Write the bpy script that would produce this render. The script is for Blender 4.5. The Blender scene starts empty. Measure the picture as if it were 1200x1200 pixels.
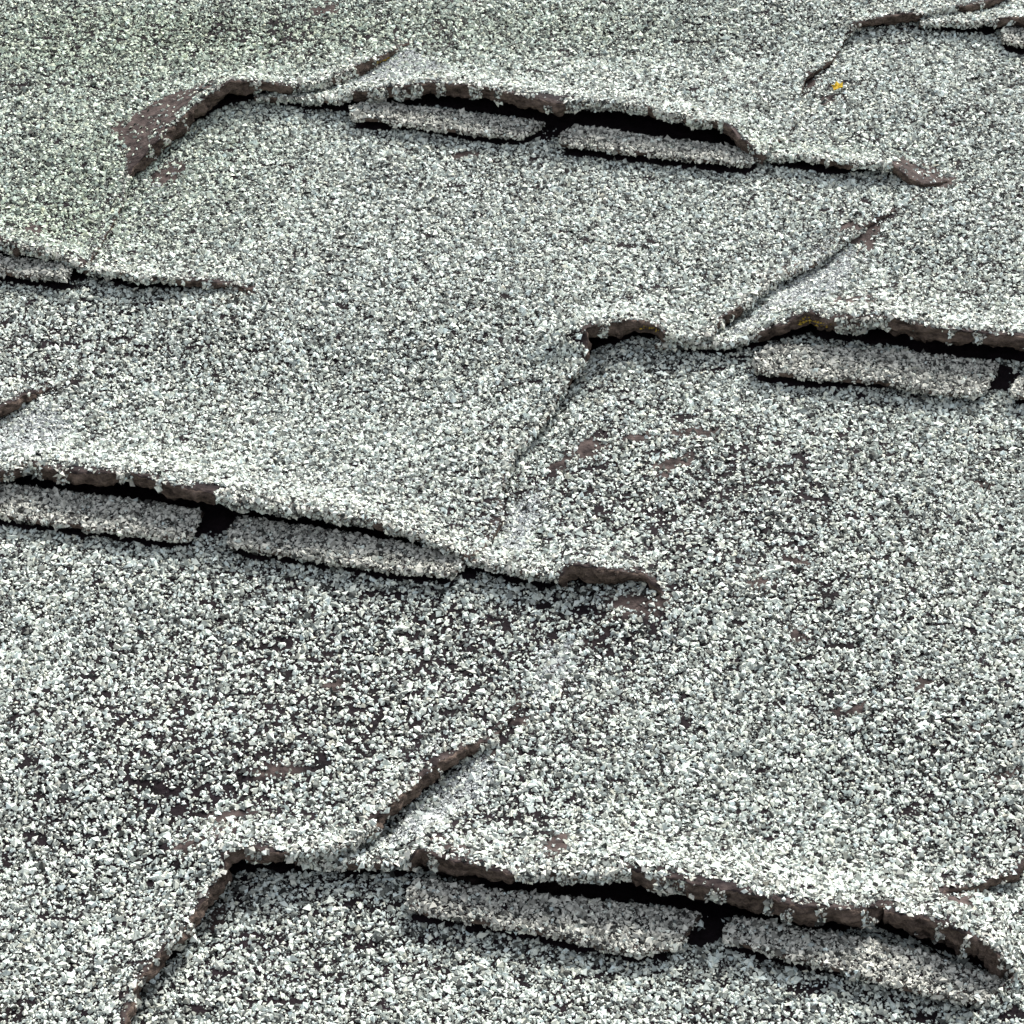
import bpy, math
import numpy as np
from mathutils import Matrix, Vector
from mathutils.geometry import delaunay_2d_cdt

rng = np.random.default_rng(7)
scene = bpy.context.scene
MM = 0.001

# ------------------------------------------------------------------ camera, sky, sun, exposure
PITCH = math.radians(20.0)            # slope of the roof
THETA = math.radians(45.0)            # angle between the view axis and the roof surface
FOCAL, DIST = 2600.0, 788.0           # focal length in picture units of 1/1200 frame, distance in mm
ROOF = Matrix.Translation((0, 0, 3.2)) @ Matrix.Rotation(PITCH, 4, 'X')

ct, st = math.cos(THETA), math.sin(THETA)
fwd, upv, rgt = np.array([0, ct, -st]), np.array([0, st, ct]), np.array([1.0, 0, 0])
cam_pos = -DIST * fwd
cam = bpy.data.objects.new('camera', bpy.data.cameras.new('camera'))
scene.collection.objects.link(cam)
cam.data.sensor_width = 36.0
cam.data.lens = 36.0 * FOCAL / 1200.0
cam.data.clip_start, cam.data.clip_end = 0.02, 100.0
loc = Matrix(((1, 0, 0, cam_pos[0] * MM), (0, upv[1], -fwd[1], cam_pos[1] * MM), (0, upv[2], -fwd[2], cam_pos[2] * MM), (0, 0, 0, 1)))
cam.matrix_world = ROOF @ loc
scene.camera = cam

SUN_LOCAL = Vector((0.30, math.cos(math.radians(35)), math.sin(math.radians(35)))).normalized()
sun_dir = (ROOF.to_3x3() @ SUN_LOCAL).normalized()
world = bpy.data.worlds.new("World")
scene.world = world
world.use_nodes = True
wn = world.node_tree.nodes
sky = wn.new('ShaderNodeTexSky')
sky.sky_type = 'NISHITA'
sky.sun_disc = False
sky.sun_elevation = math.asin(sun_dir.z)
sky.sun_rotation = math.atan2(sun_dir.x, sun_dir.y)
sky.dust_density = 3.0
sky.air_density = 1.0
wn['Background'].inputs['Strength'].default_value = 0.07
haze_mix = wn.new('ShaderNodeHueSaturation')      # thin bright cloud: the sky is paler than a clear one
haze_mix.inputs['Saturation'].default_value = 0.25
world.node_tree.links.new(sky.outputs[0], haze_mix.inputs['Color'])
world.node_tree.links.new(haze_mix.outputs[0], wn['Background'].inputs['Color'])
sl = bpy.data.lights.new('sun', 'SUN')
sl.energy = 2.4
sl.angle = math.radians(22)
sl.color = (1.0, 0.965, 0.89)
sun = bpy.data.objects.new('sun', sl)
scene.collection.objects.link(sun)
sun.rotation_euler = sun_dir.to_track_quat('Z', 'Y').to_euler()
scene.view_settings.view_transform = 'Standard'
scene.view_settings.look = 'None'
scene.view_settings.gamma = 1
scene.view_settings.exposure = 1.64
scene.view_settings.use_curve_mapping = False
scene.cycles.max_bounces = 6
scene.cycles.diffuse_bounces = 4


# ------------------------------------------------------------------ helpers
def at(px, py, z=0.0):
    """layout point (1/1200 frame) -> roof millimetres on the plane at height z"""
    d = fwd * FOCAL + rgt * (px - 600.0) - upv * (py - 600.0)
    k = (z - cam_pos[2]) / d[2]
    p = cam_pos + d * k
    return p[0], p[1]


def hash2(ix, iy, seed):
    h = (ix.astype(np.int64) * 374761393 + iy.astype(np.int64) * 668265263 + seed * 974711) & 0x7fffffff
    h = ((h ^ (h >> 13)) * 1274126177) & 0x7fffffff
    h = ((h ^ (h >> 15)) * 461845907) & 0x7fffffff
    return ((h ^ (h >> 14)) & 0xffff) / 65535.0


def vnoise(x, y, seed=0):
    ix, iy = np.floor(x), np.floor(y)
    fx, fy = x - ix, y - iy
    fx, fy = fx * fx * fx * (fx * (fx * 6 - 15) + 10), fy * fy * fy * (fy * (fy * 6 - 15) + 10)
    a, b = hash2(ix, iy, seed), hash2(ix + 1, iy, seed)
    c, d = hash2(ix, iy + 1, seed), hash2(ix + 1, iy + 1, seed)
    return (a + (b - a) * fx) * (1 - fy) + (c + (d - c) * fx) * fy


def fbm(x, y, seed=0, octs=4, gain=0.5):
    v, amp, tot = 0.0, 1.0, 0.0
    for k in range(octs):
        v = v + amp * (vnoise(x * 2.03 ** k + 17.3 * k, y * 2.03 ** k - 9.1 * k, seed + k * 13) - 0.5) * 2
        tot += amp
        amp *= gain
    return v / tot


def sstep(a, b, x):
    t = np.clip((x - a) / (b - a), 0, 1)
    return t * t * (3 - 2 * t)


SWELL = []


def undulate(x, y):
    sw = 0.0
    for cx, cy, rx, ry, a in SWELL:
        sw = sw + a * np.exp(-((x - cx) / rx) ** 2 - ((y - cy) / ry) ** 2)
    return sw + 2.3 * fbm(x / 75.0, y / 75.0, 3, 2) + 0.5 * fbm(x / 17.0, y / 17.0, 5, 3)


def seg_dist(P, A, B):
    """distance of points P (n,2) to segments A-B (k,2): nearest distance, segment index, parameter"""
    best = np.full(len(P), 1e9)
    idx = np.zeros(len(P), int)
    par = np.zeros(len(P))
    for k in range(len(A)):
        ab = B[k] - A[k]
        t = np.clip(((P - A[k]) @ ab) / max(ab @ ab, 1e-9), 0, 1)
        q = A[k] + t[:, None] * ab
        d = np.hypot(P[:, 0] - q[:, 0], P[:, 1] - q[:, 1])
        m = d < best
        best[m], idx[m], par[m] = d[m], k, t[m]
    return best, idx, par


def inside(P, poly):
    x, y = P[:, 0], P[:, 1]
    r = np.zeros(len(P), bool)
    n = len(poly)
    for i in range(n):
        x1, y1 = poly[i]
        x2, y2 = poly[(i + 1) % n]
        if y1 == y2:
            continue
        c = ((y1 > y) != (y2 > y)) & (x < (x2 - x1) * (y - y1) / (y2 - y1) + x1)
        r ^= c
    return r


# ------------------------------------------------------------------ materials
def mat(name):
    m = bpy.data.materials.new(name)
    m.use_nodes = True
    return m, m.node_tree.nodes, m.node_tree.links, m.node_tree.nodes['Principled BSDF']


def rough_mat(name, c1, c2, scale, bump, rough=0.85, streak=(1, 1, 1)):
    m, n, l, b = mat(name)
    tc = n.new('ShaderNodeTexCoord')
    mp = n.new('ShaderNodeMapping')
    mp.inputs['Scale'].default_value = streak
    l.new(tc.outputs['Object'], mp.inputs[0])
    no = n.new('ShaderNodeTexNoise')
    no.inputs['Scale'].default_value = scale
    no.inputs['Detail'].default_value = 6
    no.inputs['Roughness'].default_value = 0.65
    l.new(mp.outputs[0], no.inputs['Vector'])
    cr = n.new('ShaderNodeValToRGB')
    cr.color_ramp.elements[0].color = (*c1, 1)
    cr.color_ramp.elements[1].color = (*c2, 1)
    cr.color_ramp.elements[0].position = 0.35
    cr.color_ramp.elements[1].position = 0.68
    l.new(no.outputs['Fac'], cr.inputs[0])
    l.new(cr.outputs[0], b.inputs['Base Color'])
    n2 = n.new('ShaderNodeTexNoise')
    n2.inputs['Scale'].default_value = scale * 2.7
    n2.inputs['Detail'].default_value = 5
    l.new(mp.outputs[0], n2.inputs['Vector'])
    bp = n.new('ShaderNodeBump')
    bp.inputs['Strength'].default_value = bump
    bp.inputs['Distance'].default_value = 0.0012
    l.new(n2.outputs['Fac'], bp.inputs['Height'])
    l.new(bp.outputs[0], b.inputs['Normal'])
    b.inputs['Roughness'].default_value = rough
    b.inputs['Specular IOR Level'].default_value = 0.12
    return m


M_BIT = rough_mat('bitumen', (0.004, 0.0026, 0.0038), (0.014, 0.009, 0.012), 170, 0.7)
_n, _l, _b = M_BIT.node_tree.nodes, M_BIT.node_tree.links, M_BIT.node_tree.nodes['Principled BSDF']
_a = _n.new('ShaderNodeAttribute')                      # old bare asphalt is weathered brown, fresh bitumen is black
_a.attribute_name = 'bare'
_m = _n.new('ShaderNodeMix')
_m.data_type = 'RGBA'
_no = _n.new('ShaderNodeTexNoise')
_no.inputs['Scale'].default_value = 260
_no.inputs['Detail'].default_value = 6
_cr = _n.new('ShaderNodeValToRGB')
_cr.color_ramp.elements[0].color = (0.020, 0.0145, 0.0145, 1)
_cr.color_ramp.elements[1].color = (0.092, 0.070, 0.066, 1)
_cr.color_ramp.elements[0].position = 0.35
_cr.color_ramp.elements[1].position = 0.7
_tc = _n.new('ShaderNodeTexCoord')
_l.new(_tc.outputs['Object'], _no.inputs['Vector'])
_l.new(_no.outputs['Fac'], _cr.inputs[0])
_l.new(_a.outputs['Fac'], _m.inputs['Factor'])
_l.new(_b.inputs['Base Color'].links[0].from_socket, _m.inputs['A'])
_l.new(_cr.outputs[0], _m.inputs['B'])
_l.new(_m.outputs['Result'], _b.inputs['Base Color'])
M_FELT = rough_mat('torn_felt_edge', (0.026, 0.019, 0.016), (0.175, 0.132, 0.110), 210, 1.0, 0.9, (1, 1, 2.6))
M_DECK = rough_mat('roofing_felt', (0.012, 0.011, 0.011), (0.028, 0.025, 0.024), 60, 0.3)
M_LICH = rough_mat('lichen', (0.16, 0.10, 0.015), (0.42, 0.30, 0.05), 500, 0.5)
M_LEAF = rough_mat('dry_leaf', (0.30, 0.17, 0.012), (0.55, 0.40, 0.03), 600, 0.3)

M_GRAN, _n, _l, _b = mat('mineral_granules')
_a = _n.new('ShaderNodeAttribute')
_a.attribute_name = 'tint'
_l.new(_a.outputs['Color'], _b.inputs['Base Color'])
_b.inputs['Roughness'].default_value = 0.7
_b.inputs['Specular IOR Level'].default_value = 0.35


# ------------------------------------------------------------------ object helpers
def link(name, mesh, parent, **props):
    o = bpy.data.objects.new(name, mesh)
    scene.collection.objects.link(o)
    o.parent = parent
    for k, v in props.items():
        o[k] = v
    return o


def mesh_from(name, V, tris, mats, matidx=None, smooth=True, tint=None, bare=None):
    me = bpy.data.meshes.new(name)
    V = np.asarray(V, np.float64) * MM
    T = np.asarray(tris, np.int32)
    me.vertices.add(len(V))
    me.vertices.foreach_set('co', V.astype(np.float32).ravel())
    me.loops.add(T.size)
    me.loops.foreach_set('vertex_index', T.ravel())
    me.polygons.add(len(T))
    me.polygons.foreach_set('loop_start', np.arange(0, T.size, 3, dtype=np.int32))
    me.polygons.foreach_set('loop_total', np.full(len(T), 3, np.int32))
    for m in mats:
        me.materials.append(m)
    if matidx is not None:
        me.polygons.foreach_set('material_index', np.asarray(matidx, np.int32))
    me.polygons.foreach_set('use_smooth', np.full(len(T), bool(smooth)))
    if tint is not None:
        at_ = me.attributes.new('tint', 'FLOAT_COLOR', 'POINT')
        at_.data.foreach_set('color', tint.astype(np.float32).ravel())
    if bare is not None:
        at_ = me.attributes.new('bare', 'FLOAT', 'POINT')
        at_.data.foreach_set('value', bare.astype(np.float32))
    me.update(calc_edges=True)
    me.validate()
    return me


# ------------------------------------------------------------------ wear maps (roof millimetres)
def ell(cx, cy, rx, ry, amount):
    x, y = at(cx, cy)
    s = 3.3 * (1 + (cy - 600) / 2600.0)
    return x, y, rx / s, ry / (s * st), amount


# hollows and humps of the old sheets
SWELL += [ell(*a) for a in [
    (330, 455, 240, 70, -7.0), (760, 52, 210, 42, -5.0), (690, 880, 110, 80, 2.6), (598, 600, 46, 70, -2.4), (960, 480, 190, 50, -2.2), (360, 750, 260, 60, -3.2),
    (980, 950, 200, 70, -3.8), (110, 230, 90, 50, -1.8), (955, 305, 50, 34, -1.8), (1090, 310, 90, 36, -3.0), (530, 930, 50, 50, -1.6), (300, 40, 160, 30, -1.2),
    (560, 240, 260, 60, -2.0), (840, 700, 200, 70, 2.4), (180, 900, 150, 60, 2.2), (420, 1130, 200, 40, -1.8), (90, 380, 80, 36, -0.8)]]
# thin granule cover (positive) and well kept cover (negative)
WORN = [ell(*a) for a in [
    (770, 545, 170, 70, .66), (860, 640, 220, 90, .34), (330, 850, 330, 90, .46), (500, 770, 190, 70, .52),
    (250, 930, 130, 50, .4), (330, 40, 190, 40, .40), (90, 60, 140, 50, .25), (90, 400, 140, 50, .42), (500, 480, 120, 60, .1),
    (560, 960, 110, 50, .5), (1110, 880, 130, 120, .22), (130, 1010, 120, 80, .25), (420, 1130, 300, 80, .12),
    (700, 720, 110, 40, .35), (60, 260, 70, 40, .3), (1120, 330, 100, 50, .12),
    (330, 250, 190, 100, -.3), (430, 520, 260, 60, -.45), (850, 250, 200, 60, -.2), (780, 930, 230, 100, -.2),
    (750, 70, 220, 50, -.3), (1000, 420, 200, 60, -.1), (930, 480, 220, 40, -.2)]]
# fine blue-grey dust that fills the closed seams
ALGAE = [ell(*a) for a in [(120, 190, 190, 110, .8), (250, 40, 330, 60, .8), (60, 40, 200, 90, .5), (640, 20, 240, 40, .4), (60, 270, 110, 50, .6), (930, 175, 160, 20, .3)]]      # greenish algae film
DUST = [ell(*a) for a in [
    (595, 605, 34, 42, 1), (965, 300, 50, 34, 1), (930, 345, 40, 24, .8), (55, 490, 60, 30, .9), (940, 150, 26, 34, .8), (655, 770, 40, 50, .6),
    (450, 85, 45, 18, .7), (520, 940, 45, 40, .5), (170, 235, 40, 40, .5), (120, 290, 30, 30, .5), (410, 560, 120, 14, .5)]]
# the folded tongues between a slit and the lip below it are packed with fine blue-grey silt
SILT_PX = [[(1000, 286), (960, 302), (912, 338), (872, 378), (845, 402), (872, 404), (915, 378), (950, 362), (982, 346), (1004, 312)],
           [(482, 56), (440, 77), (412, 97), (402, 112), (432, 106), (474, 97), (530, 78)],
           [(52, 466), (0, 494), (-50, 524), (-60, 540), (0, 542), (50, 532), (92, 500)],
           [(582, 884), (548, 889), (512, 917), (482, 943), (456, 975), (450, 1000), (488, 990), (520, 956), (566, 924)],
           [(610, 580), (640, 560), (634, 600), (610, 640), (580, 650), (590, 615)], [(640, 760), (680, 740), (660, 790), (620, 820)]]
# bare chips: layout polygons where the granules are gone
BARE_PX = [
    [(974, 276), (994, 262), (1030, 262), (1030, 280), (1010, 296), (984, 298)],
    [(175, 205), (188, 192), (222, 186), (214, 200), (205, 214), (186, 214)],
    [(668, 520), (690, 512), (712, 520), (700, 532), (676, 532)], [(732, 512), (765, 502), (760, 511), (740, 517)],
    [(782, 503), (842, 503), (838, 511), (790, 510)], [(762, 545), (800, 534), (812, 541), (790, 552), (770, 556)],
    [(640, 539), (668, 533), (662, 545), (645, 546)], [(705, 703), (760, 700), (785, 712), (765, 722), (722, 717)],
    [(928, 742), (940, 738), (944, 750), (932, 753)], [(872, 685), (900, 682), (896, 694), (878, 694)],
    [(205, 994), (250, 985), (275, 974), (268, 992), (232, 1004), (212, 1003)], [(248, 962), (290, 952), (280, 966), (256, 970)],
    [(1165, 908), (1205, 903), (1205, 912), (1172, 917)], [(1130, 855), (1150, 850), (1148, 858), (1133, 861)],
    [(25, 266), (48, 262), (52, 276), (34, 282)], [(200, 128), (160, 150), (152, 140), (185, 125)],
    [(912, 311), (952, 306), (950, 313), (916, 317)], [(940, 82), (962, 78), (958, 92), (944, 94)], [(965, 110), (985, 108), (970, 122)],
    [(1076, 798), (1090, 794), (1090, 806), (1078, 808)], [(974, 832), (1012, 826), (1010, 834), (980, 838)],
    [(520, 178), (562, 170), (556, 178), (525, 183)], [(1142, 565), (1166, 560), (1164, 570), (1146, 572)],
    [(920, 658), (955, 662), (950, 668), (922, 664)], [(300, 905), (345, 894), (340, 903), (306, 911)],
    [(380, 795), (402, 790), (400, 799), (384, 801)], [(365, 10), (395, 2), (392, 12), (370, 17)], [(240, 1068), (262, 1055), (250, 1080)],
    [(640, 995), (662, 985), (668, 1012), (650, 1030), (640, 1016)], [(498, 1000), (540, 1010), (560, 1022), (520, 1018)],
    [(1100, 1048), (1140, 1060), (1130, 1080), (1105, 1072)], [(985, 360), (1022, 352), (1030, 372), (1000, 380), (985, 374)],
    [(975, 350), (985, 346), (990, 362), (976, 366)], [(560, 868), (582, 872), (585, 888), (570, 884)],
    [(640, 800), (655, 790), (650, 806)], [(600, 845), (622, 838), (615, 848)],
]
# grains left off between tab ends: black bitumen stands in for the gap's shade
GAP_SHADE_PX = [[(812, 1060), (864, 1070), (850, 1100), (826, 1108), (798, 1104)], [(634, 134), (674, 141), (661, 158), (616, 158)], [(234, 595), (284, 603), (270, 626), (224, 626)],
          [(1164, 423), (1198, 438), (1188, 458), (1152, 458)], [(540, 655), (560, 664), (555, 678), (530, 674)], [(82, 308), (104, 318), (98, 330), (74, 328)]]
BARE_TOP = {   # bare curled rims that belong to one shingle only
    'upper_left': [[(128, 142), (165, 122), (205, 104), (272, 99), (255, 116), (225, 133), (205, 155), (180, 177), (160, 196), (150, 205), (148, 165)]],
    'upper_right': [[(1038, 192), (1054, 180), (1092, 183), (1124, 208), (1092, 218), (1062, 210)]],
}
CRACKS_PX = [
    [(-40, 95), (0, 97), (60, 100), (110, 103), (150, 112), (175, 116)], [(600, 530), (588, 560), (592, 590)],
    [(215, 336), (260, 333), (300, 339)], [(1165, 912), (1205, 905)], [(235, 130), (200, 150)],
    [(120, 165), (160, 178)], [(630, 760), (660, 735), (700, 712)], [(570, 880), (600, 850), (640, 800)], [(1120, 205), (1060, 240), (1010, 270)],
    [(0, 470), (50, 455), (90, 440)], [(940, 105), (960, 80), (985, 60)], [(300, 190), (350, 196)],
    [(660, 192), (705, 198)], [(690, 455), (720, 452)], [(10, 840), (50, 830)], [(820, 150), (880, 165)], [(345, 905), (300, 915), (260, 925)], [(195, 960), (230, 950)],
]
BARE = [np.array([at(*p) for p in poly]) for poly in BARE_PX]
GAP_SHADE = [np.array([at(*p) for p in poly]) for poly in GAP_SHADE_PX]
BARE_OWN = {k: [np.array([at(*p, 3.0) for p in poly]) for poly in v] for k, v in BARE_TOP.items()}
_cA, _cB = [], []
for c in CRACKS_PX:
    q = [np.array(at(*p)) for p in c]
    _cA += q[:-1]
    _cB += q[1:]
CR_A, CR_B = np.array(_cA), np.array(_cB)


SILT = [np.array([at(*p) for p in poly]) for poly in SILT_PX]


def silt(P):
    r = np.zeros(len(P))
    w = np.stack([fbm(P[:, 0] / 5, P[:, 1] / 5, 151, 2), fbm(P[:, 0] / 5, P[:, 1] / 5, 161, 2)], 1) * 3
    for poly in SILT:
        lo, hi = poly.min(0) - 8, poly.max(0) + 8
        m = (P[:, 0] > lo[0]) & (P[:, 0] < hi[0]) & (P[:, 1] > lo[1]) & (P[:, 1] < hi[1])
        if m.any():
            q = (P + w)[m]
            d = seg_dist(q, poly, np.roll(poly, -1, 0))[0]
            d = np.where(inside(q, poly), -d, d)
            r[m] = np.maximum(r[m], 1 - sstep(-2.5, 4.0, d))
    return r


def gauss_sum(P, lst):
    r = np.zeros(len(P))
    for x, y, rx, ry, a in lst:
        r += a * np.exp(-((P[:, 0] - x) / rx) ** 2 - ((P[:, 1] - y) / ry) ** 2)
    return r


def bareness(P, key=None):
    x, y = P[:, 0], P[:, 1]
    r = np.zeros(len(P))
    for poly in BARE + BARE_OWN.get(key, []):
        lo, hi = poly.min(0) - 5, poly.max(0) + 5
        m = (x > lo[0]) & (x < hi[0]) & (y > lo[1]) & (y < hi[1])
        if m.any():
            q = P[m] + 3.0 * np.stack([fbm(x[m] / 4, y[m] / 4, 52, 3), fbm(x[m] / 4, y[m] / 4, 62, 3)], 1)
            d = seg_dist(q, poly, np.roll(poly, -1, 0))[0]
            d = np.where(inside(q, poly), -d, d)
            r[m] = np.maximum(r[m], 1 - sstep(0.5, 3.0, d))
    return r


def cover(P, key=None):
    """0..1 chance that a granule survives at a point"""
    x, y = P[:, 0], P[:, 1]
    worn = gauss_sum(P, WORN)
    d = 0.92 + 0.20 * fbm(x / 28, y / 34, 21, 3) - 0.30 * worn
    chips = fbm(x / 2.5, y / 2.2, 31, 3)
    d *= 1 - 0.92 * sstep(0.42 - 0.30 * worn, 0.50 - 0.30 * worn, chips)
    streak = fbm(x / 11 + 0.3 * fbm(x / 9, y / 9, 2, 2), y / 3.2, 41, 3)
    d *= 1 - 0.9 * sstep(0.52 - 0.15 * worn, 0.60 - 0.15 * worn, streak)
    wob = np.stack([fbm(x / 3.0, y / 3.0, 51, 3), fbm(x / 3.0, y / 3.0, 61, 3)], 1) * 2.4
    Q = P + wob
    for i, poly in enumerate(BARE + BARE_OWN.get(key, [])):
        lo, hi = poly.min(0) - 4, poly.max(0) + 4
        m = (x > lo[0]) & (x < hi[0]) & (y > lo[1]) & (y < hi[1])
        if m.any():
            ins = inside(Q[m], poly)
            left = np.where(fbm(x[m][ins] / 2.6, y[m][ins] / 1.9, 131, 2) > (0.3 if i < len(BARE) else 0.5), 0.8, 0.03)
            d[np.where(m)[0][ins]] *= left
    for poly in GAP_SHADE:  # bitumen left bare to paint the dark between tab ends
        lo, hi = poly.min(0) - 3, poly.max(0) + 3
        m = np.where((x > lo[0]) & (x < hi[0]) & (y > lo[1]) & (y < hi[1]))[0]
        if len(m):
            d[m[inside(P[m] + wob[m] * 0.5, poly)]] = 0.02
    near = seg_dist(Q, CR_A, CR_B)[0]
    d *= 1 - 0.85 * (near < 0.9)
    d *= 1 - 0.7 * silt(P)
    return np.clip(d, 0, 1)


# ------------------------------------------------------------------ granules
# a grain: a skewed little block whose underside is bedded in the asphalt, so only the faces that stand out are built
ROCK_V = np.array([[1.05, .1, -.15], [.1, 1.0, -.42], [-1.05, -.1, -.2], [0, -1.0, -.42], [-.12, .18, 1.0]]) * 1.12
ROCK_T = np.array([[0, 1, 4], [1, 2, 4], [2, 3, 4], [3, 0, 4]])
NV = len(ROCK_V)


def granule_mesh(name, P, N, olive=0.0, grow=1.0, edge=None, fines=None):
    """angular grains bedded on points P (n,3) with normals N"""
    n = len(P)
    dust = np.clip(np.maximum(silt(P[:, :2]), 0.7 * gauss_sum(P[:, :2], DUST)), 0, 1)
    isdust = rng.random(n) < dust * 0.85
    d = np.clip(rng.lognormal(math.log(0.99), 0.42, n), 0.45, 2.3) * grow
    d = np.where(isdust, d * 0.66, d)
    S = d[:, None] * 0.5 * np.stack([rng.uniform(.9, 1.45, n), rng.uniform(.7, 1.1, n), rng.uniform(.55, .95, n)], 1)
    L = ROCK_V[None] * S[:, None, :]
    L = L * (1 + rng.uniform(-.32, .32, (n, NV, 1))) + rng.uniform(-.11, .11, (n, NV, 3)) * d[:, None, None]
    # each grain lies roughly flat on the asphalt, turned at random and a little tilted
    ax = N + rng.normal(0, 0.42, (n, 3))
    ax /= np.linalg.norm(ax, axis=1)[:, None]
    u = np.cross(ax, rng.normal(size=(n, 3)))
    u /= np.maximum(np.linalg.norm(u, axis=1), 1e-9)[:, None]
    R = np.stack([u, np.cross(ax, u), ax], 2)
    L = np.einsum('nij,nvj->nvi', R, L)
    sink = d * rng.uniform(-.06, .26, n)
    C = P + N * np.where(isdust, d * 0.05, sink)[:, None]
    V = (L + C[:, None, :]).reshape(-1, 3)
    T = (ROCK_T[None] + (np.arange(n) * NV)[:, None, None]).reshape(-1, 3)
    # own colours of the ceramic grains: off white, pale grey, mid grey, slate
    k = rng.random(n)
    v = np.where(k < .52, rng.uniform(.60, .86, n), np.where(k < .78, rng.uniform(.28, .54, n), np.where(k < .90, rng.uniform(.10, .26, n), rng.uniform(.015, .06, n))))
    alg = np.clip(gauss_sum(P[:, :2], ALGAE), 0, 1)
    v = v * (1 - 0.18 * alg)
    hue = rng.normal(0, 1, n)
    col = np.stack([v * (0.925 + 0.03 * hue - 0.05 * alg), v * (1.0 + 0.005 * hue), v * (0.935 - 0.025 * hue - 0.10 * alg)], 1)
    dv_ = rng.uniform(.42, .72, n)
    blue = np.stack([dv_ * 0.93, dv_ * 0.985, dv_ * 1.0], 1)
    ol = np.stack([v * 0.97, v * 0.975, v * 0.895], 1) * 0.80
    col = np.where(isdust[:, None], blue * 0.8, col)
    o_ = np.full(n, olive) if edge is None else np.maximum(olive, edge)
    col = np.where((rng.random(n) < o_)[:, None], ol, col)
    col = np.clip(col, 0.01, 0.9)
    tint = np.ones((n * NV, 4))
    tint[:, :3] = np.repeat(col, NV, 0)
    if fines is not None and len(fines[0]):
        # fine grit pressed between the grains: only its upper faces stand out of the asphalt
        FP, FN = fines
        k = len(FP)
        ax = FN + rng.normal(0, .3, (k, 3))
        ax /= np.linalg.norm(ax, axis=1)[:, None]
        u = np.cross(ax, rng.normal(size=(k, 3)))
        u /= np.maximum(np.linalg.norm(u, axis=1), 1e-9)[:, None]
        w = np.cross(ax, u)
        fd = rng.uniform(.22, .52, k)[:, None]
        q = [FP + u * fd * 1.1, FP + (w * .9 - u * .6) * fd, FP - (w * .9 + u * .6) * fd, FP + ax * fd * rng.uniform(.4, .9, (k, 1))]
        q = [a + rng.normal(0, .06, (k, 3)) for a in q]
        FV = np.stack(q, 1).reshape(-1, 3)
        FT = (np.array([[0, 1, 3], [1, 2, 3], [2, 0, 3]])[None] + (np.arange(k) * 4)[:, None, None]).reshape(-1, 3) + len(V)
        fv = rng.uniform(.16, .55, k)
        ft = np.ones((k, 4))
        ft[:, :3] = np.stack([fv * .92, fv, fv * .93], 1)
        V, T, tint = np.vstack([V, FV]), np.vstack([T, FT]), np.vstack([tint, np.repeat(ft, 4, 0)])
    return mesh_from(name, V, T, [M_GRAN], None, False, tint)


def sample(V, T, rho):
    a, b, c = V[T[:, 0]], V[T[:, 1]], V[T[:, 2]]
    nr = np.cross(b - a, c - a)
    ar = np.linalg.norm(nr, axis=1) * 0.5
    cs = np.cumsum(ar)
    if len(cs) == 0 or cs[-1] <= 0:
        return np.zeros((0, 3)), np.zeros((0, 3))
    n = int(cs[-1] * rho)
    ti = np.minimum(np.searchsorted(cs, (np.arange(n) + rng.random(n)) / max(n, 1) * cs[-1]), len(T) - 1)
    r1, r2 = np.sqrt(rng.random(n)), rng.random(n)
    P = a[ti] * (1 - r1)[:, None] + b[ti] * (r1 * (1 - r2))[:, None] + c[ti] * (r1 * r2)[:, None]
    return P, nr[ti] / np.maximum(2 * ar[ti], 1e-9)[:, None]


def near_centre(P, margin):
    """True inside the closely modelled field, widened by a margin (layout units)"""
    (xa, ya), (xb, _), (xc, yc), (xd, _) = at(-margin, -margin), at(1200 + margin, -margin), at(-margin, 1200 + margin), at(1200 + margin, 1200 + margin)
    t = np.clip((P[:, 1] - yc) / (ya - yc), -.5, 1.5)
    return (P[:, 1] > yc) & (P[:, 1] < ya) & (P[:, 0] > xc + (xa - xc) * t) & (P[:, 0] < xd + (xb - xd) * t)


def in_view(P):
    return near_centre(P, 45)


# ------------------------------------------------------------------ a shingle: a solid curled sheet with torn edges and its granule coat
RHO = 1.8


LICHEN = {'upper_right': [(946, 386, .8, 1), (962, 384, .5, 5)], 'upper_left': [(452, 62, .6, 2)], 'centre': [(762, 388, .5, 3)]}
ABOVE = {'centre': ['upper_left', 'upper_middle', 'upper_right', 'left'], 'upper_middle': ['upper_left'], 'upper_right': ['upper_middle', 'centre', 'top_corner'],
         'top_corner': ['upper_middle'], 'left': ['upper_left', 'centre'], 'right': ['centre', 'upper_right', 'lower_left'], 'lower_left': ['centre', 'right'],
         'right_edge': ['right'], 'bottom': ['right', 'right_edge', 'lower_left'], 'bottom_corner': ['lower_left']}
OUTLINES = {}      # rough plan outline of every shingle, and which of its borders are lifted


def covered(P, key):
    """True where another shingle's lip or a tab lies over a point, more than a little way in: grains are left off there so black bitumen deepens the shade"""
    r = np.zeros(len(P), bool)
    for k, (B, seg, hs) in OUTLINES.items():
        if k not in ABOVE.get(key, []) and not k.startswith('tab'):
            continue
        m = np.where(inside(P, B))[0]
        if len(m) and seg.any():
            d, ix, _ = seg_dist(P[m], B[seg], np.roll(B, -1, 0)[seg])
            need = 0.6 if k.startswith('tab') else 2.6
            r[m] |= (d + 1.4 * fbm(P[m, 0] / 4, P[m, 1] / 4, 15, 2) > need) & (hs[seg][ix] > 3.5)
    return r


def rise(h):
    return h + max(0.0, h - 3.6) * 0.8


def plan(verts):
    q, hs = [], np.array([v[2] for v in verts])
    for v in verts:
        q.append(at(v[0], v[1], rise(v[2])))
    return np.array(q), np.array([v[4] in 'lg' for v in verts]), hs


def lipm_pre(kinds):
    return np.array([k in 'lg' for k in kinds])


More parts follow.
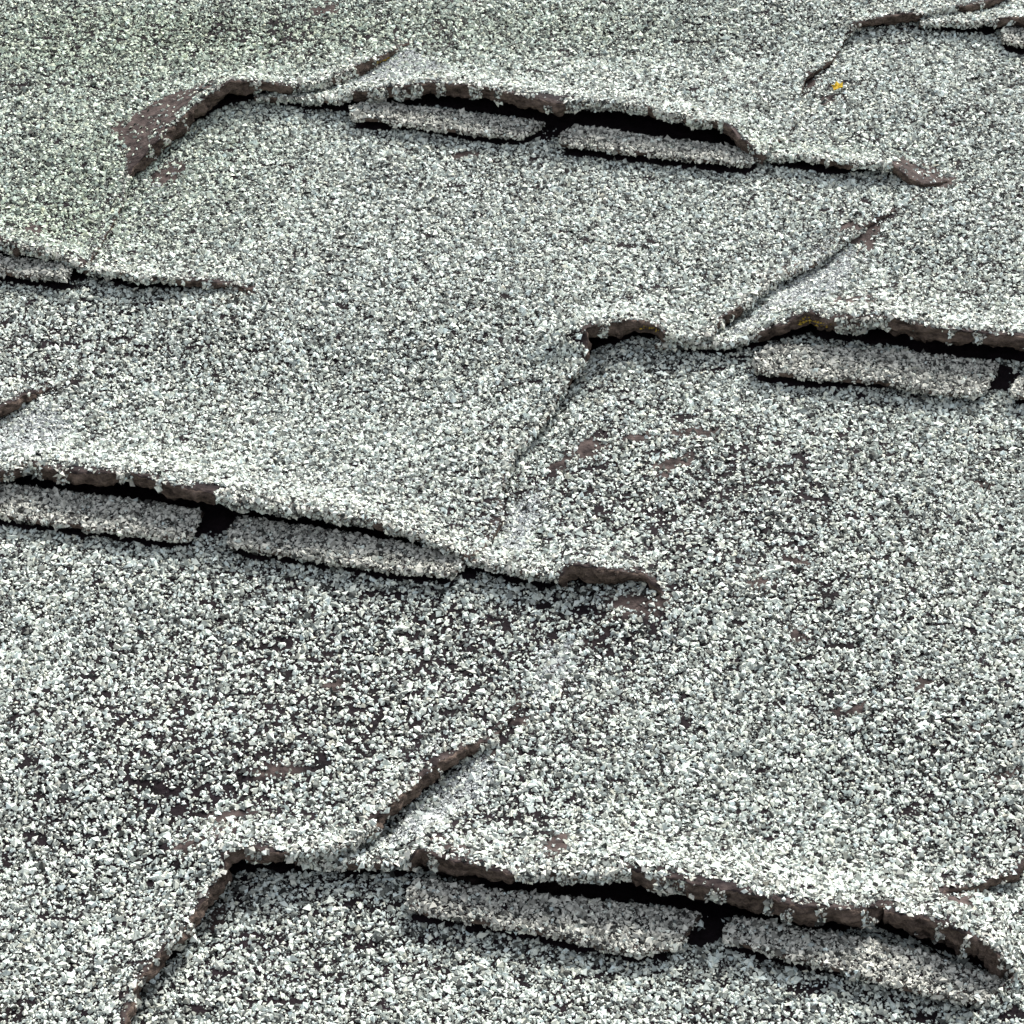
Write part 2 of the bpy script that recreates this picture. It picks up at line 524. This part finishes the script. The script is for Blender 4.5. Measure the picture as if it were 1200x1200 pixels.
def sheet(name, parent, verts, label=None, key=None, spacing=2.6, jitter=1.15, flat=False, rho=RHO, olive=0.0, tdef=2.4, seed=0, radius=None, wallgran=0.25):
    """verts: (px, py, height mm, edge thickness mm, kind) with kind of the edge that starts there: l torn lip, g lip with granules, s seam, u hidden"""
    n = len(verts)
    base = []
    for v in verts:
        px, py, h = v[0], v[1], v[2]
        if not flat:
            h = rise(h)
            if v[4] == 'g':
                py -= 1.5 * v[3] * min(1.0, h / 5.0)      # the grains hang below the rim
        x, y = at(px, py, h)
        base.append((x, y, h, v[3], v[4]))
    # dense ragged outline
    B, H, TH, KD = [], [], [], []
    for i in range(n):
        a, b = base[i], base[(i + 1) % n]
        L = math.hypot(b[0] - a[0], b[1] - a[1])
        step = 1.0 if a[4] in 'lg' else 4.0
        m = max(1, int(L / step))
        for k in range(m):
            t = k / m
            B.append((a[0] + (b[0] - a[0]) * t, a[1] + (b[1] - a[1]) * t))
            ts = t * t * (3 - 2 * t) if a[4] in 'lg' else t
            H.append(a[2] + (b[2] - a[2]) * ts)
            TH.append((a[3] + (b[3] - a[3]) * t) * (1.0 if flat else 1.15 if a[4] == 'l' else 0.85))
            KD.append(a[4])
    B, H, TH = np.array(B), np.array(H), np.array(TH)
    tan = np.roll(B, -1, 0) - np.roll(B, 1, 0)
    tan /= np.maximum(np.linalg.norm(tan, axis=1), 1e-9)[:, None]
    area2 = np.sum(B[:, 0] * np.roll(B[:, 1], -1) - np.roll(B[:, 0], -1) * B[:, 1])
    out = np.stack([tan[:, 1], -tan[:, 0]], 1) * (1 if area2 > 0 else -1)
    TH = TH * np.where(lipm_pre(KD), 1 + 0.45 * fbm(B[:, 0] / 6.0, B[:, 1] / 6.0, 171 + seed, 3), 1.0)
    rag = jitter * (1.1 * fbm(B[:, 0] / 5.5, B[:, 1] / 5.5, 71 + seed, 4, .62) + 0.35 * rng.uniform(-1, 1, len(B)))
    lipm = np.array([k in 'lg' for k in KD])
    B = B + out * np.where(lipm, rag, 0.0)[:, None]
    # interior points
    lo, hi = B.min(0), B.max(0)
    gx, gy = np.meshgrid(np.arange(lo[0], hi[0], spacing), np.arange(lo[1], hi[1], spacing * .87))
    gx[1::2] += spacing / 2
    G = np.stack([gx.ravel(), gy.ravel()], 1) + rng.uniform(-.25, .25, (gx.size, 2)) * spacing
    G = G[in_view(G) | (rng.random(len(G)) < 0.13)]
    G = G[inside(G, B)]
    if len(G):
        G = G[seg_dist(G, B, np.roll(B, -1, 0))[0] > 0.7]
    pts = np.vstack([B, G]) if len(G) else B
    nb = len(B)
    vo, eo, fo, ov, oe, of = delaunay_2d_cdt([Vector(p) for p in pts.tolist()], [], [list(range(nb)) if area2 > 0 else list(range(nb))[::-1]], 1, 1e-4, True)
    P = np.array([tuple(v) for v in vo])
    src = np.array([o[0] if len(o) else -1 for o in ov])
    T = np.array([f for f in fo if len(f) == 3])
    T = T[inside(P[T].mean(1), B)]
    # heights
    z = undulate(P[:, 0], P[:, 1]) 
    tk = np.full(len(P), tdef)
    if flat:
        d, ix, pr = seg_dist(P, B, np.roll(B, -1, 0))
        z = z + np.average(H) + 0.5 * fbm(P[:, 0] / 12, P[:, 1] / 12, 90 + seed, 2)
        # a tab that follows its own corner heights
        A3 = np.c_[np.array([b[:2] for b in base]), np.ones(n)]
        co = np.linalg.lstsq(A3, np.array([b[2] for b in base]), rcond=None)[0]
        z = z - np.average(H) + np.c_[P, np.ones(len(P))] @ co
        tk[:] = TH.mean()
    else:
        lift = np.zeros(len(P))
        low = np.zeros(len(P))
        i = 0
        runs = []
        kinds = [('L' if k in 'lg' else k.upper()) for k in KD]
        startk = next((j for j in range(nb) if kinds[j] != kinds[j - 1]), 0)
        order = [(startk + j) % nb for j in range(nb)]
        cur = [order[0]]
        for j in order[1:]:
            if kinds[j] == kinds[cur[-1]]:
                cur.append(j)
            else:
                runs.append(cur)
                cur = [j]
        runs.append(cur)
        for run in runs:
            kd = kinds[run[0]]
            if kd == 'S':
                continue
            ids = run + [(run[-1] + 1) % nb]
            A_, B_ = B[ids[:-1]], B[ids[1:]]
            ha, hb = H[ids[:-1]], H[ids[1:]]
            ta, tb = TH[ids[:-1]], TH[ids[1:]]
            d, ix, pr = seg_dist(P, A_, B_)
            h = ha[ix] + (hb[ix] - ha[ix]) * pr
            t = ta[ix] + (tb[ix] - ta[ix]) * pr
            if kd == 'L':
                r = (7 + 2.1 * h) if radius is None else radius
                lift = np.maximum(lift, 1.34 * h * np.clip(1 - d / r, 0, 1) ** 1.7 - 0.34 * h * np.clip(1 - d / 11.0, 0, 1) ** 2)
                w = np.clip(1 - d / 7.0, 0, 1)
                tk = np.maximum(tk, tdef + (t - tdef) * w)
            else:
                low = np.minimum(low, h * np.clip(1 - d / 26.0, 0, 1))
        z = z + lift + low * np.clip(1 - lift / 2.5, 0, 1)
        nbr = np.vstack([T[:, [0, 1]], T[:, [1, 2]], T[:, [2, 0]]])
        isb = (src < nb) & (src >= 0)
        for _ in range(6):
            sm = np.zeros(len(P))
            ct_ = np.zeros(len(P))
            np.add.at(sm, nbr[:, 0], z[nbr[:, 1]])
            np.add.at(sm, nbr[:, 1], z[nbr[:, 0]])
            np.add.at(ct_, nbr[:, 0], 1)
            np.add.at(ct_, nbr[:, 1], 1)
            z = np.where(isb, z, 0.5 * z + 0.5 * sm / np.maximum(ct_, 1))
        # torn rims sag and buckle a little
        z = z + np.where(lift > 0.5, 0.05 * lift * (1 + fbm(P[:, 0] / 14, P[:, 1] / 20, 95 + seed, 2)), 0)
    top = np.c_[P, z]
    e1, e2 = top[T[:, 1]] - top[T[:, 0]], top[T[:, 2]] - top[T[:, 0]]
    flip = np.cross(e1, e2)[:, 2] < 0
    T[flip] = T[flip][:, ::-1]
    bot = np.c_[P, z - tk]
    nv = len(P)
    V = [top, bot]
    tris = [T, T[:, ::-1] + nv]
    mi = [np.zeros(len(T), int), np.ones(len(T), int)]
    # torn wall: rings of lumpy felt between the top and the bottom rim
    inv = {s: k for k, s in enumerate(src) if 0 <= s < nb}
    loop = [inv[j] for j in range(nb) if j in inv]
    keep = [j for j in range(nb) if j in inv]
    if area2 < 0:
        loop, keep = loop[::-1], keep[::-1]
    m = len(loop)
    rings = 6
    prev = np.array(loop)
    off = 2 * nv
    wall_T = []
    Vcat = np.vstack(V)
    o2 = out[keep]
    lk = lipm[keep]
    for rr in range(1, rings + 1):
        f = rr / (rings + 1)
        q = top[loop] * (1 - f) + bot[loop] * f
        bul = (0.8 * math.sin(f * math.pi) + 1.7 * fbm(q[:, 0] / 4.5 + 2.2 * f, q[:, 1] / 4.5 + q[:, 2] / 2.0, 77 + seed, 3) + rng.uniform(-.3, .3, m)) * np.where(lk, 0.20 * tk[loop], 0)
        q = q.copy()
        q[:, :2] += o2 * bul[:, None]
        Vcat = np.vstack([Vcat, q])
        cur = off + np.arange(m)
        nx = np.roll(np.arange(m), -1)
        wall_T += [np.c_[prev, cur, cur[nx]], np.c_[prev, cur[nx], prev[nx]]]
        prev = cur
        off += m
    cur = np.array(loop) + nv
    nx = np.roll(np.arange(m), -1)
    wall_T += [np.c_[prev, cur, cur[nx]], np.c_[prev, cur[nx], prev[nx]]]
    WT = np.vstack(wall_T)
    tris.append(WT)
    mi.append(np.ones(len(WT), int))
    me = mesh_from(name, Vcat, np.vstack(tris), [M_BIT, M_FELT], np.concatenate(mi), bare=np.concatenate([np.maximum(bareness(P, key), 0.85 * (1 - sstep(1.0, 3.5, seg_dist(P, B, np.roll(B, -1, 0))[0]))), np.zeros(len(Vcat) - nv)]))
    o = link(name, me, parent)
    if label:
        o['label'] = label
    # lichen crusts on the torn wall
    for lpx, lpy, lr, lsd in LICHEN.get(key, []):
        lx_, ly_ = at(lpx, lpy, 9.0)
        W = Vcat[2 * nv + m:2 * nv + 4 * m]
        order_ = np.argsort(np.hypot(W[:, 0] - lx_, (W[:, 1] - ly_) * 0.5))[:26]
        r_ = np.random.default_rng(lsd)
        LV, LT = [], []
        for c in W[r_.choice(order_, 15, replace=False)]:
            sc = lr * r_.uniform(.35, .9) * np.array([1.2, .5, .9])
            LT += (ROCK_T + len(LV)).tolist()
            LV += (ROCK_V * sc * (1 + r_.uniform(-.3, .3, (NV, 1))) + c + np.array([0, -.15, 0])).tolist()
        link('lichen_patch', mesh_from('lichen_patch', LV, LT, [M_LICH], None, False), o)
    # granule coat on the top
    GP, GN = sample(top, T, rho)
    keepg = rng.random(len(GP)) < np.where(in_view(GP), 1.0, np.where(near_centre(GP, 190), 0.42, 0.10))
    GP, GN = GP[keepg], GN[keepg]
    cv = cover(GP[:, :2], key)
    kd_arr = np.array(KD)
    dl, ixl, _p = seg_dist(GP[:, :2], B, np.roll(B, -1, 0))
    edge_kind = kd_arr[ixl]
    edge_noise = 1.0 + 4.0 * fbm(GP[:, 0] / 7, GP[:, 1] / 7, 33, 3)
    cv = np.where((edge_kind == 'l') & (dl < edge_noise), cv * 0.12, cv)
    cv = np.where((edge_kind == 'g') & (dl < 4), np.maximum(cv, 0.9), cv)
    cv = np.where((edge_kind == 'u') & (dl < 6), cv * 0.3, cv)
    if flat:
        cv = np.full(len(GP), 0.9)
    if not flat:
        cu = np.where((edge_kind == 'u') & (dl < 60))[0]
        cv[cu[covered(GP[cu, :2], key)]] = 0  # no grains under lips and tabs: bare black paints the gap's shade
    ok = rng.random(len(GP)) < cv
    GP, GN, dl, edge_kind = GP[ok], GN[ok], dl[ok], edge_kind[ok]
    sP, sN = sample(top, T, 3.6)                                  # extra fine grains in the silt
    ks = in_view(sP)
    sP, sN = sP[ks], sN[ks]
    ks = rng.random(len(sP)) < 1.2 * silt(sP[:, :2])
    sP, sN = sP[ks], sN[ks]
    rim = np.where(np.isin(edge_kind, ['l', 'g']), np.exp(-dl / 4.0) * 0.4, 0)
    # clumps that cling to the wall below granule-covered rims
    lipwall = np.concatenate([np.array([KD[keep[i]] == 'g' for i in range(m)])] * (2 * (rings + 1)))
    WP, WN = sample(Vcat, WT[lipwall], rho * (0.75 if flat else 1.25))
    WP = WP + WN * 0.15
    if len(WP):
        kk = (fbm(WP[:, 0] / 4.5, WP[:, 1] / 4.5, 19, 2) > -0.45 + 0.1 * wallgran)
        WP, WN = WP[kk], WN[kk]
    plain = np.concatenate([np.array([KD[keep[i]] == 'l' for i in range(m)])] * (2 * (rings + 1)))
    QP, QN = sample(Vcat, WT[plain], rho * 0.9)
    if len(QP):
        kk = fbm(QP[:, 0] / 5.0, QP[:, 1] / 5.0, 29, 2) > 0.34
        QP, QN = QP[kk], QN[kk]
    GA, NA = np.vstack([GP, WP, QP, sP]), np.vstack([GN, WN, QN, sN])
    eg = np.concatenate([rim, np.full(len(WP) + len(QP), .5), np.zeros(len(sP))])
    far = ~in_view(GA)
    fP, fN = sample(top, T, 1.6)
    fk = in_view(fP)
    fP, fN = fP[fk], fN[fk]
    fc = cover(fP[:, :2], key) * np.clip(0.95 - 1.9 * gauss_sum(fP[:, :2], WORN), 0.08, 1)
    fdl, fix_, _p = seg_dist(fP[:, :2], B, np.roll(B, -1, 0))
    fc = np.where((kd_arr[fix_] == 'l') & (fdl < 2.0), 0.05, fc)
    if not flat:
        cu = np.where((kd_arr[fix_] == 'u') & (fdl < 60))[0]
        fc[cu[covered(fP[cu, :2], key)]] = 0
    fk = rng.random(len(fP)) < fc
    fP, fN = fP[fk], fN[fk]
    gm = granule_mesh('granules', GA, NA, olive, np.where(far, np.where(near_centre(GA, 190), 1.42, 2.3), 1.0), eg, (fP, fN))
    g = link('granules', gm, o, kind='stuff')
    return o


# ------------------------------------------------------------------ the roof
roof = bpy.data.objects.new('shingle_roof', None)
scene.collection.objects.link(roof)
roof.matrix_world = ROOF
roof.empty_display_size = 0.05
roof['label'] = 'weathered grey asphalt roof of interlocking shingles with curled, torn edges'
roof['category'] = 'roof'
roof['kind'] = 'thing'

# underlay on the deck below all shingles
ux = [at(-480, -480), at(1680, -480), at(1680, 1680), at(-480, 1680)]
dv = [(x, y, zz) for zz in (-16.0, -28.0) for x, y in ux]
dt = [(0, 2, 1), (0, 3, 2), (4, 5, 6), (4, 6, 7)]
for i in range(4):
    j = (i + 1) % 4
    dt += [(i, j, j + 4), (i, j + 4, i + 4)]
link('underlay_felt', mesh_from('underlay_felt', dv, dt, [M_DECK], None, False), roof)

U = -6.0   # height of the hidden, tucked-in borders


def lip(pts, kind='l', t=5.0):
    return [(p[0], p[1], p[2], p[3] if len(p) > 3 else t, p[4] if len(p) > 4 else kind) for p in pts]


def seam(pts):
    return [(x, y, 0.0, 2.4, 's') for x, y in pts]


def tuck(pts):
    return [(x, y, U if 0 < i < len(pts) - 1 else -2.0, 2.0, 'u') for i, (x, y) in enumerate(pts)]


S = {}
S['upper_left'] = (seam([(-350, -350), (700, -350), (590, -15)]) + lip([
    (480, 47, .5, 2.5), (455, 60, 3, 4.6), (430, 71, 4, 5), (408, 83, 4.6, 5), (396, 97, 5, 4.2, 'g'), (366, 107, 5.6, 4, 'g'), (340, 103, 6.5, 4, 'l'),
    (300, 98, 7.5, 5), (270, 101, 8, 6), (248, 113, 7.4, 6.5), (225, 129, 7, 6.8), (205, 148, 6.4, 6.5), (180, 170, 5.4, 5.5), (160, 192, 3.2, 3.2), (150, 206, 1.8, 2.5, 'g'),
    (140, 240, .3, 2.4, 's'), (120, 282, .4, 2.4, 's'), (99, 317, 4.4, 2.6, 'g'), (60, 302, 6.5, 3.5, 'g'), (20, 288, 7.5, 4, 'l'), (0, 280, 7.5), (-60, 262, 7.5), (-200, 235, 7)])
    + seam([(-350, 210)]), 'pale grey shingle in the top left, its torn brown corner curled down')
S['upper_middle'] = (seam([(590, -15), (700, -350), (1500, -350), (1350, -90)]) + lip([
    (1240, -35, .5, 2.5), (1200, -18, 2.2, 3), (1160, 0, 3.8, 3.5), (1120, 12, 4.2, 3.5, 'g'), (1080, 14, 4.6, 3.5, 'l'), (1050, 14, 5, 4), (1030, 18, 4.6, 3.6), (1003, 23, 3.6, 3), (992, 38, .5, 2.5, 's'),
    (975, 65, .5, 2.5, 's'), (945, 86, .3, 2.5, 's'), (938, 110, .3, 2.4, 's'), (935, 140, .3, 2.4, 's'), (915, 165, 2, 3, 'g'), (893, 178, 5, 3.5, 'l'), (868, 163, 7, 4.2, 'l'),
    (845, 151, 8, 4.5, 'g'), (820, 147, 8.5, 4.5, 'g'), (790, 140, 9, 4.5, 'g'), (750, 130, 9.5, 5, 'g'), (700, 122, 9.5, 5, 'g'), (660, 119, 9.5, 5, 'l'), (610, 111, 9.5, 4.8), (565, 101, 9.5, 4.8), (505, 97, 9, 5),
    (475, 102, 8.2, 5), (440, 108, 7.2, 5), (412, 115, 6.2, 4.5, 'g'), (400, 122, 5, 3.2, 'g'), (350, 120, 4.4, 3, 'g')]) + lip([(298, 115, 4, 3, 'u')])
    + tuck([(300, 92), (375, 84), (405, 66), (465, 36)]) + seam([(481, 44)]), 'pale shingle across the top middle with a long wavy lifted lower edge')
S['upper_right'] = (tuck([(880, 158), (912, 120), (922, 85), (955, 48), (995, -5), (1040, -15), (1120, -16), (1200, -8), (1350, 5), (1500, 25)]) + seam([(1560, 40)])
    + lip([(1560, 425, 9, 5), (1350, 408, 9), (1200, 396, 9.5, 5.5), (1150, 395, 9.5, 5.5), (1100, 390, 9.8, 5.5), (1045, 378, 9.8, 6), (1000, 376, 9.5, 6), (985, 377, 9, 6), (970, 379, 8.5, 5.5), (950, 370, 8.2, 5.5),
    (920, 382, 7, 5), (886, 399, 5.4, 4, 'g'), (860, 406, 4.6, 3, 'g'), (820, 408, 4.2, 3, 'g')]) + lip([(768, 404, 3.8, 3, 'u')])
    + tuck([(768, 383), (828, 372), (858, 345), (892, 318), (940, 297), (998, 264)]) + seam([(1060, 238)])
    + lip([(1122, 208, .6, 2.4), (1092, 215, 1.4, 2.4), (1065, 208, 3, 3), (1045, 197, 5, 3.4, 'g'), (1000, 196, 5.4, 3.4, 'g'), (950, 188, 5.2, 3.4, 'g'), (905, 186, 4.4, 3, 'g'), (893, 181, 3.6, 3, 'u')]),
    'pale shingle in the upper right with a bare brown lower lip')
S['top_corner'] = (tuck([(1082, 0), (1160, -14), (1240, -48), (1350, -100)]) + seam([(1500, -350), (1560, -350)]) + lip([
    (1560, 60, 8.5, 5), (1350, 30, 8.5), (1200, 17, 7), (1180, 17, 6.5, 4), (1165, 27, 5, 3.2, 'g'), (1120, 27, 4.6, 3, 'g'), (1078, 24, 4.2, 3, 'u')]), 'sliver of a shingle in the top right corner')
S['left'] = (tuck([(-350, 185), (-100, 222), (0, 256), (100, 296), (200, 310), (285, 318)]) + seam([(300, 336), (170, 390), (62, 449)]) + lip([
    (50, 454, .6, 2.6), (25, 464, 2.4, 3.4), (0, 478, 3.6, 4), (-40, 518, 4.5), (-90, 566, 5.5), (-200, 556, 7), (-350, 530, 7, 5, 's')]), 'small wedge of shingle at the left edge with a brown slit')
S['centre'] = (tuck([(78, 305), (105, 235), (120, 180), (150, 130), (200, 82), (300, 80), (500, 74), (660, 92), (800, 118), (900, 150), (1000, 166), (1062, 168)]) + seam([(1126, 204), (1060, 242)]) + lip([
    (1005, 271, .5, 2.4, 'g'), (950, 307, 1.8, 3, 'g'), (905, 329, 3.2, 4, 'g'), (870, 358, 4.4, 4.6, 'l'), (845, 383, 5, 4.2, 'g'), (835, 400, 5.4, 3.6, 'g'), (800, 401, 6, 3.8, 'g'), (776, 393, 6.5, 4.2, 'l'),
    (765, 380, 7, 5), (745, 377, 7.5, 5.5), (700, 383, 7.5, 5.5), (686, 388, 7.5, 5), (692, 400, 6, 4), (683, 430, 4.4, 3.4, 'g'), (660, 458, 2.8, 3, 'g'), (640, 488, 1.8, 2.6, 'g'), (620, 508, 1.0, 2.5, 'g'), (600, 530, .5, 2.4, 'g'),
    (588, 565, .2, 2.4, 's'), (590, 600, .3, 2.4, 's'), (572, 635, 1.6, 2.6, 'g'), (548, 654, 5, 3, 'g'), (520, 643, 6, 3.4, 'g'), (480, 628, 7.2, 4, 'g'), (420, 612, 8.2, 4.5, 'g'), (340, 600, 9, 4.8, 'g'), (285, 592, 9.5, 5, 'g'),
    (250, 577, 9.8, 5, 'l'), (200, 568, 9.8, 5, 'l'), (150, 562, 9.5, 5, 'g'), (130, 555, 9.5, 5, 'l'), (60, 547, 9, 5.2, 'l'), (35, 546, 8.5, 5, 'g'), (0, 553, 8.5, 5, 'l'), (-60, 545, 8, 4), (-100, 568, 5.5, 3, 'u')])
    + tuck([(-62, 508), (-18, 480), (25, 445)]) + seam([(58, 446), (170, 386)]) + lip([
    (302, 338, .6, 2.4), (265, 333, 2.4, 2.8), (225, 331, 3.6, 3, 'l'), (212, 334, 4.4, 3, 'g'), (170, 331, 5, 3.2, 'g'), (130, 326, 4.8, 3.2, 'g'), (100, 318, 3.6, 2.6, 'u')]),
    'large pale shingle in the middle left with granule lumps hanging off its lower edge')
S['right'] = (tuck([(530, 636), (552, 600), (572, 540), (606, 498), (644, 440), (668, 395), (684, 362), (760, 355), (840, 376), (950, 345), (1050, 352), (1200, 370), (1350, 386), (1560, 398)]) + seam([(1560, 600), (1400, 720)])
    + lip([(1290, 795, 3), (1222, 828, 5), (1208, 880, 3, 3, 'g'), (1202, 930, 2, 2.5, 'g'), (1212, 975, 1.6, 2.5, 'l'), (1195, 1021, 2.4, 3), (1150, 1034, 3.2, 3.4), (1105, 1044, 4.6, 4), (1050, 1060, 7.4, 5),
    (1000, 1069, 8.8, 6), (940, 1064, 9.6, 6.2), (880, 1049, 10, 6), (800, 1034, 10, 5), (735, 1029, 9.6, 5, 'g'), (700, 1031, 9, 4.5, 'g'), (640, 1030, 8.6, 4.5, 'g'), (600, 1024, 8.6, 4.5, 'l'), (560, 1016, 8.2, 5), (530, 1009, 8, 6), (490, 998, 7.6, 6),
    (480, 1015, 5.4, 3.4, 'g'), (420, 1016, 4.8, 3, 'g')]) + lip([(345, 1008, 4.2, 3, 'u')])
    + tuck([(345, 986), (425, 970), (436, 945), (495, 890), (535, 860), (566, 857)]) + seam([(640, 778), (700, 738)]) + lip([
    (776, 702, .6, 2.4), (750, 680, 4, 4), (700, 671, 6.6, 5.5), (668, 664, 7, 5.5), (655, 682, 5.4, 3.4, 'g'), (600, 670, 5.4, 3.4, 'g'), (560, 660, 4.8, 3, 'g'), (546, 655, 3.6, 3, 'u')]),
    'large shingle right of centre with worn bare chips and a thick brown lower edge')
S['right_edge'] = (tuck([(1025, 1050), (1100, 1022), (1178, 995), (1180, 930), (1190, 850), (1225, 795), (1400, 790)]) + seam([(1560, 830), (1560, 1550), (850, 1550), (980, 1340), (1100, 1230)]) + lip([
    (1196, 1152, .8, 2.6), (1187, 1134, 7, 8), (1150, 1104, 9, 9), (1100, 1084, 9, 8.5), (1060, 1074, 8.4, 7), (1036, 1068, 7.4, 6, 'u')]), 'shingle in the lower right corner with a thick curling brown edge')
S['lower_left'] = (tuck([(-350, 470), (-100, 505), (0, 515), (130, 520), (250, 545), (340, 570), (420, 582), (480, 598), (545, 622), (650, 636), (745, 652)]) + seam([(780, 698), (700, 742), (640, 784)]) + lip([
    (578, 866, .8, 3), (545, 870, 3.2, 5), (510, 894, 4.6, 6), (480, 920, 5.0, 6.2), (450, 950, 5.4, 6), (438, 977, 5.8, 4.4, 'g'), (400, 1001, 6.6, 4, 'g'), (330, 999, 7.5, 4.5), (290, 995, 8, 5), (266, 999, 8, 5),
    (262, 1020, 6.5, 5), (244, 1045, 6, 5), (214, 1093, 5.8, 5), (184, 1123, 5.8, 5), (157, 1158, 5.6, 5), (148, 1200, 5.4, 5), (118, 1260, 4), (90, 1350, 3), (70, 1410, 6), (-100, 1380, 7.5)]) + seam([(-350, 1330)]),
    'large speckled shingle in the lower left with a brown slit and a peeling right side')
S['bottom'] = (tuck([(60, 1440), (70, 1330), (115, 1200), (135, 1135), (190, 1066), (230, 1010), (262, 966), (350, 975), (480, 965), (600, 988), (735, 995), (880, 1015), (1000, 1035), (1050, 1048), (1120, 1070), (1190, 1122)])
    + seam([(1204, 1156), (1100, 1236), (985, 1346), (860, 1550), (30, 1550)]), 'shingle along the bottom edge under the two lowest tabs')
S['bottom_corner'] = (tuck([(-350, 1290), (-100, 1340), (70, 1370)]) + seam([(110, 1420), (60, 1550), (-350, 1550)]), None)

# ------------------------------------------------------------------ the locking tabs that stick out below the lips
TABS = [
    ([(411, 126), (430, 119), (530, 128), (638, 138), (614, 156), (600, 157), (500, 150), (414, 140)], 'left tab below the long wavy top edge'),
    ([(659, 153), (672, 143), (770, 158), (888, 174), (892, 182), (876, 191), (840, 189), (760, 178), (658, 166)], 'right tab below the long wavy top edge'),
    ([(886, 418), (905, 406), (1040, 414), (1168, 426), (1164, 438), (1150, 463), (1112, 464), (1030, 449), (960, 443), (888, 436)], 'tab under the bare brown lip on the right'),
    ([(1188, 454), (1194, 442), (1300, 448), (1480, 462), (1475, 490), (1300, 480), (1188, 466)], None),
    ([(-45, 572), (-35, 560), (60, 570), (150, 582), (238, 597), (232, 607), (220, 630), (190, 629), (80, 613), (-45, 598)], 'tab at the left edge under the lumpy lip'),
    ([(270, 620), (280, 604), (400, 622), (480, 636), (544, 652), (542, 660), (532, 673), (470, 669), (380, 656), (269, 638)], 'second tab from the left under the lumpy lip'),
    ([(479, 1042), (490, 1030), (600, 1044), (720, 1058), (822, 1069), (815, 1080), (792, 1112), (745, 1118), (610, 1089), (481, 1065)], 'left tab under the thick brown edge at the bottom'),
    ([(851, 1090), (863, 1073), (960, 1090), (1080, 1118), (1182, 1148), (1180, 1160), (1166, 1179), (1085, 1167), (950, 1132), (850, 1104)], 'right tab under the thick brown edge at the bottom'),
    ([(-170, 276), (-160, 266), (0, 298), (84, 310), (82, 318), (74, 329), (0, 320), (-170, 294)], 'small tab at the left edge below the upper shingle'),
    ([(1175, 34), (1180, 27), (1260, 34), (1400, 46), (1395, 70), (1260, 57), (1178, 46)], 'end of a tab in the top right corner'),
]

def tab_verts(pp):
    """a flat tab end: its hidden root lies lower, its weathered front edge stands clear of the shingle below"""
    n = len(pp)
    half = n // 2
    return [(x, y - (0 if 0 < j < half else 3), 4.4 if 0 < j < half else 5.0, 1.9, 'g') for j, (x, y) in enumerate(pp)]


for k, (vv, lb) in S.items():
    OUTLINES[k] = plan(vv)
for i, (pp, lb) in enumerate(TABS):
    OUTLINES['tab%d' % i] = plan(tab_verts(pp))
for i, (k, (vv, lb)) in enumerate(S.items()):
    sheet('shingle', roof, vv, lb, k, seed=i * 7)

for i, (pp, lb) in enumerate(TABS):
    sheet('shingle_tab', roof, tab_verts(pp), lb, None, spacing=1.8, jitter=0.5, flat=True, rho=2.3, olive=0.9, seed=200 + i * 5)


# ------------------------------------------------------------------ a scrap of yellow leaf
lx, ly = at(981, 104)
lz = float(undulate(np.array([lx]), np.array([ly]))[0]) + 1.6
ol = [(-3.2, -1.5), (-1.6, -1.9), (-.2, -1.2), (1.6, -1.7), (2.6, -.3), (3.9, 1.4), (2.0, 1.3), (1.1, 2.6), (-.6, 1.6), (-2.2, 1.9), (-2.0, .2)]
V = [(0, 0, 0.9)] + [(a, b, 0.9 * abs(b) * .5 + .3 * math.sin(a * 2)) for a, b in ol]
nt = len(ol)
V = V + [(a, b, c - .25) for a, b, c in V]
T = []
for i in range(nt):
    j = (i + 1) % nt
    T += [(0, 1 + i, 1 + j), (nt + 1, nt + 2 + j, nt + 2 + i), (1 + i, nt + 2 + i, nt + 2 + j), (1 + i, nt + 2 + j, 1 + j)]
leaf = bpy.data.objects.new('leaf_scrap', mesh_from('leaf_scrap', V, T, [M_LEAF], None, False))
scene.collection.objects.link(leaf)
leaf.matrix_world = ROOF @ Matrix.Translation((lx * MM, ly * MM, lz * MM)) @ Matrix.Rotation(0.5, 4, 'Z')
leaf['label'] = 'tiny scrap of yellow dry leaf caught on the shingles at the upper right'
leaf['category'] = 'leaf'
